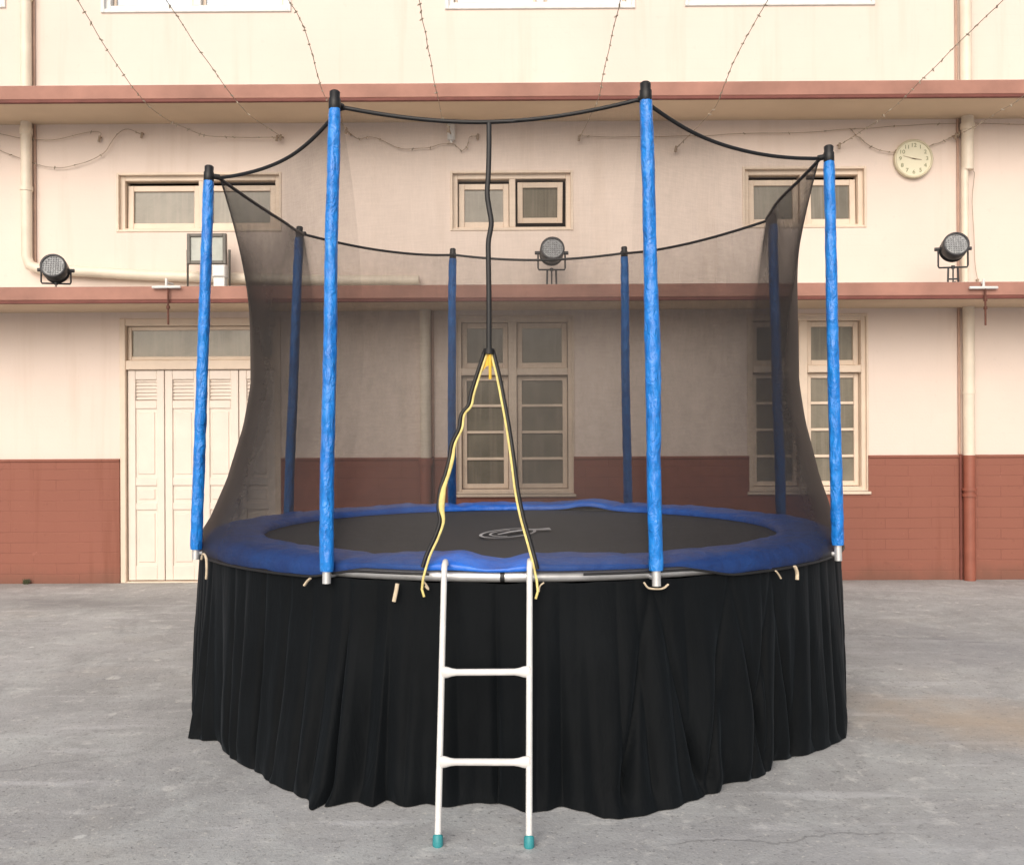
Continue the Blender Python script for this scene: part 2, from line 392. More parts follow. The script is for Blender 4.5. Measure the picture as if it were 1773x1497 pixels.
# openings (x0, x1, z0, z1)
op_door = (X(208), X(487), 0.0, Z(548))
op_wc = (X(790), X(993), Z(855), Z(548))
op_wr = (X(1296), X(1502), Z(853), Z(548))
op_ul = (X(206), X(487), Z(396), Z(298))
op_uc = (X(784), X(992), Z(397), Z(298))
op_ur = (X(1290), X(1500), Z(395), Z(294))
op_tl = (X(184), X(502), Z(13), Z(13)+1.35)
op_tc = (X(780), X(1098), Z(11), Z(11)+1.35)
op_tr = (X(1195), X(1513), Z(8), Z(8)+1.35)
op_tf = (X(-330), X(8), Z(3), Z(3)+1.35)
ops = [op_door, op_wc, op_wr, op_ul, op_uc, op_ur, op_tl, op_tc, op_tr, op_tf]
REC = .16
def sheet(mb, x0, x1, z0, z1, y, holes, rec):
    holes = [(max(a, x0), min(b, x1), max(c, z0), min(d, z1)) for a, b, c, d in holes if b > x0 and a < x1 and d > z0 and c < z1]
    xs = sorted({x0, x1, *[h[0] for h in holes], *[h[1] for h in holes]}); zs = sorted({z0, z1, *[h[2] for h in holes], *[h[3] for h in holes]})
    for i in range(len(xs)-1):
        for k in range(len(zs)-1):
            mx, mz = (xs[i]+xs[i+1])/2, (zs[k]+zs[k+1])/2
            if any(h[0] < mx < h[1] and h[2] < mz < h[3] for h in holes): continue
            mb.add([(xs[i], y, zs[k]), (xs[i+1], y, zs[k]), (xs[i+1], y, zs[k+1]), (xs[i], y, zs[k+1])], [(0, 1, 2, 3)])
    for a, b, c, d in holes:
        mb.add([(a, y, c), (a, y+rec, c), (a, y+rec, d), (a, y, d)], [(0, 1, 2, 3)])
        mb.add([(b, y, c), (b, y, d), (b, y+rec, d), (b, y+rec, c)], [(0, 1, 2, 3)])
        if d < z1: mb.add([(a, y, d), (a, y+rec, d), (b, y+rec, d), (b, y, d)], [(0, 1, 2, 3)])
        if c > z0: mb.add([(a, y, c), (b, y, c), (b, y+rec, c), (a, y+rec, c)], [(0, 1, 2, 3)])
wl = MB(); sheet(wl, XA, XB, ZW, ZTOP, D, ops, REC+.05)
# flanks, back and roof slab of the body
for a, b in (((XA, D), (XA, D+7)), ((XA, D+7), (XB, D+7)), ((XB, D+7), (XB, D))):
    wl.add([(a[0], a[1], 0), (b[0], b[1], 0), (b[0], b[1], ZTOP), (a[0], a[1], ZTOP)], [(3, 2, 1, 0)])
wl.add([(XA, D, ZTOP), (XB, D, ZTOP), (XB, D+7, ZTOP), (XA, D+7, ZTOP)], [(0, 1, 2, 3)])
wl.build('wall', 'cream', house)
wn = MB(); PY = D-.022
sheet(wn, XA, XB, 0, ZW, PY, [op_door, op_wc, op_wr], REC+.07)
# lip on top of the red base
hx = sorted([(op_door[0], op_door[1]), (op_wc[0], op_wc[1]), (op_wr[0], op_wr[1])])
cur = XA
for a, b in hx+[(XB, XB)]:
    wn.box(cur, a, PY-.012, D+.01, ZW-.004, ZW+.022, .004); cur = b
wn.build('brick_base', 'red', house)
for nm, z, pr, h in (('lower', ZL, PL, HL), ('upper', ZU, PU, HU)):
    lb = MB(); lb.box(XA, XB, D-pr, D+.02, z, z+h, .012)
    lo = lb.build('ledge', 'ledge', house)
    dr = MB(); dr.box(XA, XB, D-pr-.006, D-pr+.03, z-.022, z+.004, .003); dr.build('ledge_shade_strip', 'shadeline', lo)  # thin strip coloured dark as the shadow line below the ledge
    tp_ = MB(); tp_.box(XA, XB, D-pr+.03, D-.002, z+h, z+h+.004); tp_.build('ledge_top', 'ledgetop', lo)
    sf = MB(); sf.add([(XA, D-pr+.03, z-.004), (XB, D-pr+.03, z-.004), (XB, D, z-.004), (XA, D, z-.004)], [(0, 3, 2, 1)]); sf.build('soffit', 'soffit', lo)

def frame_bars(mb, x0, x1, z0, z1, w, y0, y1, bev=.004, bot=None):
    bot = bot or w
    mb.box(x0, x0+w, y0, y1, z0, z1, bev); mb.box(x1-w, x1, y0, y1, z0, z1, bev)
    mb.box(x0+w, x1-w, y0+.002, y1, z1-w, z1, bev); mb.box(x0+w, x1-w, y0+.002, y1, z0, z0+bot, bev)
def sash(win, x0, x1, z0, z1, w, bars=(), y=None, glass='glass', barw=.022, tilt=0, bot=None):
    y = y if y is not None else D+.085
    mb = MB(); frame_bars(mb, x0, x1, z0, z1, w, y, y+.035, bot=bot)
    for bz in bars: mb.box(x0+w, x1-w, y+.006, y+.03, bz-barw/2, bz+barw/2, .003)
    gl = MB(); gl.add([(x0+w*.6, y+.024, z0+w*.6), (x1-w*.6, y+.024, z0+w*.6), (x1-w*.6, y+.024, z1-w*.6), (x0+w*.6, y+.024, z1-w*.6)], [(0, 1, 2, 3)])
    if tilt:
        zc = (z0+z1)/2; ca, sa = math.cos(tilt), math.sin(tilt)
        for q in (mb, gl): q.v = [(a, y+(b-y)*ca+(c-zc)*sa, zc+(c-zc)*ca-(b-y)*sa) for a, b, c in q.v]
    mb.build('sash', 'frame', win); gl.build('pane', glass, win)
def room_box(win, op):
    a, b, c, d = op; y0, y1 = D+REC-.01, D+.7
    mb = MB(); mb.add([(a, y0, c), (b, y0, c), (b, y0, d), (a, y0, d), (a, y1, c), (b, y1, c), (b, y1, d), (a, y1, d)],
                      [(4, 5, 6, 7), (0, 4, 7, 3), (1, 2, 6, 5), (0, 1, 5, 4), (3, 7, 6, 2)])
    mb.build('room_shade_box', 'roomshade', win)  # shallow box, its dark colour stands for the unlit room

# upper storey strip windows: two sashes under a wide frame
def strip_window(op, xm, opened=False):
    a, b, c, d = op
    fw = .055
    mb = MB(); frame_bars(mb, a, b, c, d, fw, D+.035, D+REC, bot=.03); mb.box(xm-.03, xm+.03, D+.04, D+REC, c+.03, d-fw, .004)
    # thin outer architrave
    frame_bars(mb, a-.012, b+.012, c-.012, d+.012, .022, D-.012, D+.034, .003)
    wn = mb.build('window', 'frame', house)
    wn['label'] = 'low wide window with one sash tilted open' if opened else 'low wide window with closed sashes'
    gt = .075
    sash(wn, a+fw+.008, xm-.034, c+.034, d-fw-gt*.45, .055, tilt=.03)
    if opened: sash(wn, xm+.05, b-fw-.03, c+.075, d-fw-.035, .05, y=D+.07, tilt=-.28)
    else: sash(wn, xm+.034, b-fw-.008, c+.034, d-fw-gt*.45, .055, tilt=.03)
    room_box(wn, op)
strip_window(op_ul, X(349)); strip_window(op_uc, X(889), True); strip_window(op_ur, X(1395))
# tall ground floor windows: transom lights above, two casements with bars below
def tall_window(op, xm, dz=0):
    a, b, c, d = op; fw = .05
    zt = Z(642+dz)
    mb = MB(); frame_bars(mb, a, b, c, d, fw, D+.02, D+REC, bot=.045)
    mb.box(xm-.04, xm+.04, D+.026, D+REC, c+.045, d-fw, .004)
    mb.box(a+fw, xm-.04, D+.015, D+REC, zt-.04, zt+.03, .006); mb.box(xm+.04, b-fw, D+.015, D+REC, zt-.04, zt+.03, .006)
    mb.box(a-.02, b+.02, D-.045, D+.02, c-.028, c, .006)
    frame_bars(mb, a-.01, b+.01, c+.001, d+.01, .02, D-.012, D+.019, .003)
    wn = mb.build('window', 'frame', house); wn['label'] = 'tall window of two barred casements under two transom lights'
    for x0, x1 in ((a+fw+.004, xm-.044), (xm+.044, b-fw-.004)):
        sash(wn, x0, x1, zt+.034, d-fw-.004, .05)
        zb_, zt_ = c+.05, zt-.044
        sash(wn, x0, x1, zb_, zt_, .045, bars=[zb_+.03+(zt_-zb_-.06)*k/4 for k in (1, 2, 3)], barw=.026)
    room_box(wn, op)
tall_window(op_wc, X(888)); tall_window(op_wr, X(1393), -2)
def top_window(op):
    a, b, c, d = op; xm = (a+b)/2
    mb = MB(); frame_bars(mb, a, b, c, d, .05, D+.02, D+REC); mb.box(xm-.035, xm+.035, D+.025, D+REC, c+.05, d-.05, .004)
    frame_bars(mb, a-.03, b+.03, c-.03, d+.03, .034, D-.02, D+.019, .004)
    wn = mb.build('window', 'white', house); wn['label'] = 'white framed window at the top edge of the picture'
    for x0, x1 in ((a+.054, xm-.039), (xm+.039, b-.054)): sash(wn, x0, x1, c+.054, d-.054, .028, glass='glasspale')
    room_box(wn, op)
for q in (op_tl, op_tc, op_tr, op_tf): top_window(q)

# door: four folding leaves with louvres, transom light above
a, b, c, d = op_door; fw = .055; zt = Z(633)
mb = MB(); mb.box(a, a+fw, D-.01, D+REC, 0, d, .005); mb.box(b-fw, b, D-.01, D+REC, 0, d, .005)
mb.box(a+fw, b-fw, D-.006, D+REC, d-.07, d, .005); mb.box(a+fw, b-fw, D-.004, D+REC, zt-.02, zt+.07, .006)
mb.box(a+fw, b-fw, D+.0, D+REC, 0, .012)
dr = mb.build('door', 'frame', house); dr['label'] = 'pale folding door of four louvred panels under a glass transom'
sash(dr, a+fw+.004, b-fw-.004, zt+.074, d-.074, .035, y=D+.05)
x0, x1 = a+fw+.004, b-fw-.004; lw_ = (x1-x0)/4; y = D+.03
for k in range(4):
    p0, p1 = x0+k*lw_+.004, x0+(k+1)*lw_-.004; z0, z1 = .02, zt-.024
    st = .072
    mb = MB(); mb.box(p0, p0+st, y, y+.04, z0, z1, .004); mb.box(p1-st, p1, y, y+.04, z0, z1, .004)
    zr = [z0, Z(985), Z(873), Z(830), Z(697), Z(650), z1]
    rails = [(z0, z0+.14), (Z(880), Z(868)), (Z(838), Z(824)), (Z(704), Z(690)), (z1-.09, z1)]
    for r0, r1 in rails: mb.box(p0+st, p1-st, y+.003, y+.04, r0, r1, .005)
    for r0, r1 in ((z0+.14, Z(880)), (Z(868), Z(838)), (Z(824), Z(704))):
        mb.box(p0+st-.004, p1-st+.004, y+.018, y+.036, r0-.004, r1+.004)
        mb.box(p0+st+.02, p1-st-.02, y+.010, y+.02, r0+.03, r1-.03, .008)
    zz = Z(690)+.012; 
    while zz < z1-.1:
        mb.add([(p0+st-.003, y+.016, zz), (p1-st+.003, y+.016, zz), (p1-st+.003, y+.032, zz+.034), (p0+st-.003, y+.032, zz+.030),
                (p0+st-.003, y+.021, zz-.004), (p1-st+.003, y+.021, zz-.004), (p1-st+.003, y+.037, zz+.030), (p0+st-.003, y+.037, zz+.030)],
               [(0, 1, 2, 3), (4, 7, 6, 5), (0, 4, 5, 1), (3, 2, 6, 7)]); zz += .034
    mb.add([(p0+st, y+.037, z0), (p1-st, y+.037, z0), (p1-st, y+.037, z1), (p0+st, y+.037, z1)], [(0, 1, 2, 3)])
    mb.build('door_leaf', 'doorp', dr)

# downpipes
def pipe(pts, r, mat, name='downpipe', label=None, collars=()):
    mb = MB(); mb.tube(pts, r, 14)
    for cpt, cr, ch in collars: mb.tube([Vector(cpt)-Vector((0, 0, ch)), Vector(cpt)+Vector((0, 0, ch))], cr, 14)
    o = mb.build(name, mat, house, True)
    if label: o['label'] = label
    return o
yp = D-.07
xl = X(54); zel = Z(468, 54)
for cz in (5.4, 4.9): pass
pipe([(xl, yp, ZTOP-.3), (xl, yp, ZU+HU)], .05, 'pipe', label='cream downpipe above the upper ledge at left', collars=[((xl, yp, 5.6), .06, .04)])
pts = [(xl, yp, ZU-.004), (xl, yp, zel+.12), (xl+.03, yp, zel+.035), (xl+.12, yp, zel)]
pts += [(X(250), yp, Z(478, 250)), (X(395), yp, Z(483, 395)), (X(560), yp, Z(487, 560)), (X(728), yp, Z(488, 728))]
pipe(pts, .05, 'pipe', label='cream pipe that bends and runs along the lower ledge', collars=[((xl, yp, Z(330, 54)), .058, .02), ((xl, yp, ZU-.09), .058, .03)])
def pipe_shade(x, z0, z1):  # slim added strip that paints the shadow stripe along a pipe
    if z0 < ZW:
        mb = MB(); mb.tube([(x, D-.034, z0), (x, D-.034, ZW+.03)], .013, 8); mb.build('pipe_shade', 'shadeline', house, True); z0 = ZW+.03
    mb = MB(); mb.tube([(x, D-.012, z0), (x, D-.012, z1)], .013, 8); mb.build('pipe_shade', 'pipe_shade', house, True)
pipe_shade(X(63.5), zel+.06, ZU-.004); pipe_shade(X(63), ZU+HU, ZTOP-.3); pipe_shade(X(1660), ZL+HL, ZU-.004); pipe_shade(X(1658), ZU+HU, ZTOP-.3); pipe_shade(X(1660), .0, ZL-.004); pipe_shade(X(750), .3, ZL-.004)
xr = X(1672)
pipe([(X(1670), yp, ZTOP-.3), (X(1670), yp, ZU+HU)], .052, 'pipe', label='cream downpipe above the upper ledge at right', collars=[((X(1670), yp, 5.7), .062, .04)])
zj = Z(298, 1672)
pipe([(xr, yp, ZU-.004), (xr, yp, zj)], .055, 'pipe', label='cream downpipe stub beside the clock', collars=[((xr, yp, ZU-.1), .065, .03)])
xs_ = X(1667)
pipe([(xs_, yp, zj+.02), (xs_, yp, ZL+HL)], .033, 'pipe', label='thin cream pipe behind the right stage light')
pipe([(xr, yp, ZL-.004), (xr, yp, ZW+.02)], .052, 'pipe', label='cream downpipe below the lower ledge', collars=[((xr, yp, Z(680, 1672)), .058, .015)])
pipe([(xr, yp, ZW+.02), (xr, yp, 0.0)], .054, 'pipered', label='red painted foot of the right downpipe', collars=[((xr, yp, Z(846, 1672)), .066, .014), ((xr, yp, Z(856, 1672)), .066, .014)])
xc = X(738)
pipe([(xc, yp, ZL-.004), (xc, yp, ZW+.02)], .052, 'pipe', label='cream downpipe seen through the net')
pipe([(xc, yp, ZW+.02), (xc, yp, 0)], .054, 'pipered', label='red painted foot of the middle downpipe', collars=[((xc, yp, ZW-.02), .068, .03)])

# ------------------------------------------------------------------ clock
cp = at(1579, 277, D); clk = thing('wall_clock', 'round cream wall clock between the right downpipe and the net', 'clock', (cp.x, D, cp.z))
R = .185; c0 = Vector((cp.x, 0, cp.z))
mb = MB(); mb.lathe([(R-.006, D-.001), (R, D-.02), (R, D-.045), (R-.006, D-.052), (R-.018, D-.052), (R-.022, D-.040)], 48, 'y', c0); mb.build('rim', 'clockrim', clk, True)
mb = MB(); mb.lathe([(R-.021, D-.041), (.0001, D-.041)], 48, 'y', c0); face = mb.build('dial', 'clockface', clk)
for h in range(1, 13):
    me = text_mesh(str(h), .052, .001); an = 2*PI*h/12; ox, oz = math.sin(an)*.127, math.cos(an)*.127
    nm = MB(); nm.add([(cp.x+ox+v.co.x*1.1, D-.0435-v.co.z, cp.z+oz+v.co.y) for v in me.vertices], [tuple(p.vertices) for p in me.polygons]); bpy.data.meshes.remove(me)
    nm.build('numeral', 'clockink', face)
for an, ln, wd in ((math.radians(98), .075, .005), (math.radians(285), .105, .0035)):
    dx, dz = math.sin(an), math.cos(an); mb = MB()
    q = Vector((dz, 0, -dx)); e = Vector((dx, 0, dz)); b0 = Vector((cp.x, D-.046, cp.z))
    pr = [b0-e*.02-q*wd, b0-e*.02+q*wd, b0+e*ln+q*wd*.5, b0+e*ln-q*wd*.5]
    mb.add(pr+[p+Vector((0, .002, 0)) for p in pr], [(0, 1, 2, 3), (7, 6, 5, 4), (0, 4, 5, 1), (1, 5, 6, 2), (2, 6, 7, 3), (3, 7, 4, 0)])
    mb.build('hand', 'wire', clk)

# ------------------------------------------------------------------ stage lights on the lower ledge
ZLT = ZL+HL
def make_par(label, hz, yb, tilt=-.22, legs=True):
    t = thing('stage_light', label, 'stage light', group='stage lights on the lower ledge')
    def tilted(mb):
        ca, sa = math.cos(tilt), math.sin(tilt)
        mb.v = [(a, b*ca-(c-hz)*sa, hz+b*sa+(c-hz)*ca) for a, b, c in mb.v]; return mb
    mb = MB(); mb.lathe([(.094, -.118), (.108, -.12), (.112, -.105), (.112, -.02), (.104, .0), (.100, .05), (.085, .08), (.05, .10), (.0001, .105)], 36, 'y', (0, 0, hz))
    for k in range(7):
        mb.lathe([(.103, .002+k*.007), (.109, .004+k*.007), (.103, .006+k*.007)], 36, 'y', (0, 0, hz))
    tilted(mb).build('housing', 'darkmetal', t, True)
    mb = MB(); mb.lathe([(.096, -.104), (.0001, -.104)], 36, 'y', (0, 0, hz))
    for i in range(-4, 5):
        for j in range(-4, 5):
            if (i*i+j*j)*.02*.02 < .083**2: mb.lathe([(.0085, -.105), (.006, -.110), (.0001, -.112)], 8, 'y', (i*.02, 0, hz+j*.02))
    tilted(mb).build('lens', 'lens', t, True)
    mb = MB(); mb.tube([(-.125, 0, hz), (-.125, 0, yb+.014), (-.118, 0, yb), (.118, 0, yb), (.125, 0, yb+.014), (.125, 0, hz)], .008, 8, flat=1.6)
    for s in (-1, 1): mb.tube([(s*.108, 0, hz), (s*.155, 0, hz)], .017, 12)
    mb.build('yoke', 'darkmetal', t, True)
    mb = MB()
    if legs:
        for s in (-1, 1): mb.tube([(s*.04, 0, yb+.002), (s*.045, 0, .012), (s*.10, 0, .008)], .009, 8)
        mb.tube([(-.045, 0, .05), (.045, 0, .05)], .008, 8)
    mb.tube([(0, 0, yb-.012), (0, 0, yb+.016)], .016, 10); mb.tube([(0, -.06, .012), (0, .06, .012)], .011, 8); mb.tube([(0, 0, .012), (0, 0, yb)], .007, 8)
    mb.build('base_bracket', 'darkmetal', t, True)
    return t
for px, py, Y, rz, lab, drop, legs in (
        (97, 468, D-.56, 12, 'grey faced stage light low on the ledge at far left, by the bent pipe', .12, False),
        (955, 438, D-.34, 3, 'black stage light seen just through the net below the open window', .155, True),
        (1650, 431, D-.60, -9, 'dark stage light on a raised bracket beside the right downpipe', .165, True)):
    p = at(px, py, Y); hz = p.z-ZLT-.004
    q = make_par(lab, hz, max(.02, hz-drop), legs=legs); q.location = (p.x, Y, ZLT+.004); q.rotation_euler.z = math.radians(rz)

# ------------------------------------------------------------------ flood light
p = at(360, 432, D-.30); fl = thing('flood_light', 'square flood light with pale glass on the lower ledge behind the left pole', 'flood light', (p.x, D-.3, ZLT))
x, z, yy = p.x, p.z, D-.3
mb = MB(); frame_bars(mb, x-.18, x+.18, z-.14, z+.14, .03, yy-.05, yy+.0); mb.box(x-.15, x+.15, yy-.01, yy+.10, z-.11, z+.11)
for k in range(6): mb.box(x-.14+k*.05, x-.13+k*.05, yy+.1, yy+.13, z-.1, z+.1)
mb.build('housing', 'lampgrey', fl)
mb = MB(); mb.add([(x-.15, yy-.03, z-.11), (x+.15, yy-.03, z-.11), (x+.15, yy-.03, z+.11), (x-.15, yy-.03, z+.11)], [(0, 1, 2, 3)]); mb.build('glass', 'floodglass', fl)
mb = MB(); mb.tube([(x-.195, yy+.02, z), (x-.195, yy+.02, ZLT+.015), (x+.195, yy+.02, ZLT+.015), (x+.195, yy+.02, z)], .012, 8); mb.build('bracket', 'lampgrey', fl, True)
q = at(379, 470, D-.36); mb = MB(); mb.box(q.x-.06, q.x+.06, D-.38, D-.24, q.z-.05, q.z+.06, .01); mb.box(q.x-.05, q.x+.05, D-.36, D-.26, ZLT, q.z-.05); mb.build('gear_box', 'white', fl)

# ------------------------------------------------------------------ T shaped pipe brackets on the ledge edge
def make_tee():
    t = thing('pipe_bracket', 'x', 'bracket', group='white T brackets at the ledge edge')
    mb = MB(); mb.tube([(-.125, 0, 0), (-.12, 0, .0), (.12, 0, .0), (.125, 0, 0)], [.009, .013, .013, .009], 10); mb.build('cross_bar', 'white', t, True)
    mb = MB(); mb.tube([(0, 0, .012), (0, 0, .075)], .012, 10); mb.tube([(0, 0, .04), (0, .16, .05)], .010, 8); mb.build('stem', 'white', t, True)
    return t
tee = make_tee()
for i, (px, py, y0, y1, lab) in enumerate(((288, 497, 502, 562, 'white T-shaped bracket with long rusty rod on the ledge above the door'),
                                   (1703, 498, 503, 535, 'white T-shaped bracket with short rusty rod below the right stage light'))):
    q = tee if i == 0 else copy_tree(tee)
    Y = D-PL-.03; p = at(px, py, Y); q.location = p; q['label'] = lab
    a_, b_ = at(px+3, y0, Y), at(px+4, y1, Y); o2 = at(px+3, (y0+y1)/2, Y)
    mb = MB(); mb.tube([Vector((a_.x, Y, a_.z+.03)), Vector((a_.x, Y, b_.z))], .009, 8); mb.tube([Vector((a_.x, Y, o2.z-.012)), Vector((a_.x, Y, o2.z+.012))], .017, 8)
    mb.build('rod', 'rust', q, True)

# small white box under the upper ledge
p = at(782, 232, D); jb = thing('junction_box', 'small white box high on the wall under the upper ledge', 'junction box', (p.x, D, p.z))
mb = MB(); mb.tube([(p.x, D-.05, p.z-.075), (p.x, D-.05, p.z-.07), (p.x, D-.05, p.z+.075), (p.x, D-.05, p.z+.08)], [.03, .038, .038, .03], 16); mb.tube([(p.x, D-.05, p.z-.075), (p.x, D-.05, p.z-.10)], .014, 8); mb.build('case', 'white', jb, True)
mb = MB(); mb.tube([(p.x, D+.01, p.z-.02), (p.x, D-.05, p.z-.02)], .02, 8); mb.build('bracket', 'pipe', jb, True)

# ------------------------------------------------------------------ string lights
GL = 'fairy light strings hung from the wall'
bulb_me = None
def ydep(py):
    ks = [(-200, 4.9), (0, 6.7), (150, 8.15), (172, 8.42), (208, 8.80), (236, 9.2), (300, 9.24)]
    for (a, u), (b, v) in zip(ks, ks[1:]):
        if py <= b: return u+(v-u)*(py-a)/(b-a)
    return 9.24
def strand(pxs, label, on_wall=False, bulbs=26, ext=None, r=.0029):
    global bulb_me
    pts = [at(x, y, D-.035 if on_wall else ydep(y)) for x, y in pxs]
    if ext: pts = [pts[0]+(pts[0]-pts[1])*k+Vector((0, 0, .05*k*k)) for k in (4, 3, 2, 1)] + pts
    path = smooth_path(pts, 8)
    base = pts[-1]
    t = thing('string_light', label, 'string light', base, GL)
    ph = random.random()*9
    path = [p_ + Vector((noise.noise((i*.21, ph, 0))*.012, 0, noise.noise((i*.21, ph, 5))*.012)) for i, p_ in enumerate(path)]
    mb = MB(); mb.tube(path, r, 6)
    hk = path[-1]; mb.tube([hk, (hk.x, D+.01, hk.z+.02)], .008, 6); mb.tube([hk+Vector((-.01, 0, -.035)), hk+Vector((0, 0, .02))], .012, 6)
    mb.build('wire', 'wire', t, True)
    if bulb_me is None:
        mb = MB(); mb.tube([(0, 0, .012), (0, 0, .004), (0, 0, -.012), (.002, 0, -.022)], [.003, .0065, .006, .002], 6)
        o = mb.build('bulb', 'bulb', None, True); bulb_me = o.data; bpy.data.objects.remove(o)
    n = len(path)
    for k in range(bulbs):
        i = min(n-1, int((k+.3+.4*random.random())/bulbs*n))
        if path[i].y < 5.6: continue
        o = bpy.data.objects.new('bulb', bulb_me); C.objects.link(o); o.parent = t
        o.location = path[i]-base+Vector((0, -.004, 0)); o.rotation_euler = (random.uniform(-1.3, 1.3), random.uniform(-1.3, 1.3), 0)
strand([(135, 0), (180, 77), (225, 145), (265, 190), (320, 222), (380, 237), (480, 238)], 'fairy light string sagging furthest left, crossing the ledge over the left window', ext=(-3.6, 3.0, 4.6), bulbs=34)
strand([(288, 0), (335, 70), (390, 150), (430, 198), (487, 236)], 'fairy light string falling to a hook right of the left window', ext=(-2.3, 3.0, 4.6), bulbs=34)
strand([(500, 0), (525, 45), (545, 110), (562, 165), (600, 226)], 'fairy light string meeting the ledge at the front left pole cap', ext=(-1.4, 3.0, 4.6), bulbs=30)
strand([(725, 0), (735, 55), (747, 115), (765, 200), (778, 222)], 'fairy light string ending at the small white wall box', ext=(-.4, 3.0, 4.6), bulbs=30)
strand([(1073, 0), (1058, 70), (1045, 130), (1030, 185), (1003, 238)], 'fairy light string crossing the ledge left of the tallest pole', ext=(.5, 3.0, 4.6), bulbs=30)
strand([(1330, 0), (1290, 68), (1260, 132), (1235, 190), (1172, 256)], 'fairy light string crossing the ledge just right of the tallest pole', ext=(1.6, 3.0, 4.6), bulbs=32)
strand([(1737, 0), (1665, 68), (1600, 135), (1550, 185), (1500, 222), (1455, 252)], 'fairy light string slanting down left past the clock', ext=(3.2, 3.0, 4.6), bulbs=40)
strand([(1840, 95), (1773, 165), (1735, 190), (1690, 218), (1655, 236)], 'fairy light string at the far right running up out of view', ext=(4.3, 3.0, 4.6), bulbs=22)
strand([(-60, 215), (0, 232), (80, 243), (165, 228), (172, 240)], 'thin cable looping along the wall at far left top', True, 6)
strand([(-60, 225), (0, 260), (50, 280), (95, 290), (140, 284), (178, 265), (212, 226), (246, 233)], 'cable loop hanging lowest on the wall at far left', True, 8)
strand([(600, 228), (622, 240), (650, 238), (690, 256), (740, 256), (780, 248), (798, 260), (808, 254), (814, 238), (828, 236)], 'cable looping to the small white wall box behind the net', True, 14)
strand([(1000, 236), (1100, 237), (1200, 236), (1300, 231), (1400, 230), (1470, 223), (1560, 219), (1650, 214), (1790, 217)], 'straight cable along the wall under the upper ledge at right', True, 10)
strand([(1470, 223), (1485, 236), (1502, 250), (1530, 262), (1552, 264)], 'short dark cable drooping to the clock', True, 8)
strand([(1672, 216), (1684, 290), (1688, 302), (1684, 330), (1686, 420), (1692, 486)], 'thin cable hanging down beside the right downpipe', True, 0)
strand([(1606, 256), (1630, 245), (1662, 231)], 'short cable from the clock to the right downpipe', True, 5)

# ------------------------------------------------------------------ trampoline
TX, TY = .0192, 5.4295
ZB = .853
tr = thing('trampoline', 'round trampoline with blue padded poles, black net and black skirt', 'trampoline', (TX, TY, 0))
def pol(th, r, z): return Vector((TX+r*math.sin(th), TY-r*math.cos(th), z))
# angle, top radius, top height
POLES = [(-63.0, 1.674, 2.711), (-26.44, 1.676, 2.805), (17.5, 1.667, 2.80), (57.39, 1.711, 2.742), (110.64, 1.692, 2.776), (153.11, 1.688, 2.745), (196.25, 1.677, 2.759), (239.59, 1.633, 2.756)]
RB = 1.745
# rim tube
mb = MB(); mb.tube([pol(2*PI*k/160, 1.668, ZB+.003) for k in range(160)], .022, 12, closed=True)
rim = mb.build('rim_tube', 'galv', tr, True)
p0, p1 = math.radians(-1.2), math.radians(.0)
mb = MB(); mb.tube([pol(math.radians(-2.8), 1.668, ZB+.003), pol(math.radians(-2.2), 1.668, ZB+.003)], .025, 12); mb.build('joint_clip', 'black', rim, True)
# bed
RIN = 1.386
rows = [[pol(2*PI*k/128, r, ZB+.020-.022*(1-(r/1.5)**2)) for k in range(128)] for r in (.001, .25, .5, .75, 1.0, 1.2, 1.35, 1.46)]
mb = MB(); mb.grid(rows, True); bed = mb.build('jumping_mat', 'mat', tr, True)
# pale emblem printed on the mat: long ring with a stroke running off to the right
zl = ZB+.006
c1 = atz(880, 924, zl); c2 = atz(934, 918, zl)
lg = MB()
def ring(c, rx, ry, w, ang, a0=0, a1=2*PI, n=48):
    ro = []
    for k in range(n+1):
        t = a0+(a1-a0)*k/n; row = []
        for e in (0, w):
            u, v = (rx-e)*math.cos(t), (ry-e*1.5)*math.sin(t)
            row.append(Vector((c.x+u*math.cos(ang)-v*math.sin(ang), c.y+u*math.sin(ang)+v*math.cos(ang), zl+.006)))
        ro.append(row)
    lg.grid(ro)
ring(c1, .135, .27, .016, -.35); ring(c1+Vector((.01, .0, 0)), .10, .19, .012, -.35, 2.2, 5.2)
st_ = [atz(862, 927, zl), atz(885, 922, zl), atz(912, 918.5, zl), atz(936, 918, zl), atz(953, 917, zl)]
lg.grid([[p_+Vector((-.004, w_, .007)), p_+Vector((.004, -w_, .007))] for p_, w_ in zip(st_, (.012, .03, .03, .045, .07))])
lg.build('emblem', simple('emblem_print', (.60, .61, .62), .6, var=.1), bed)
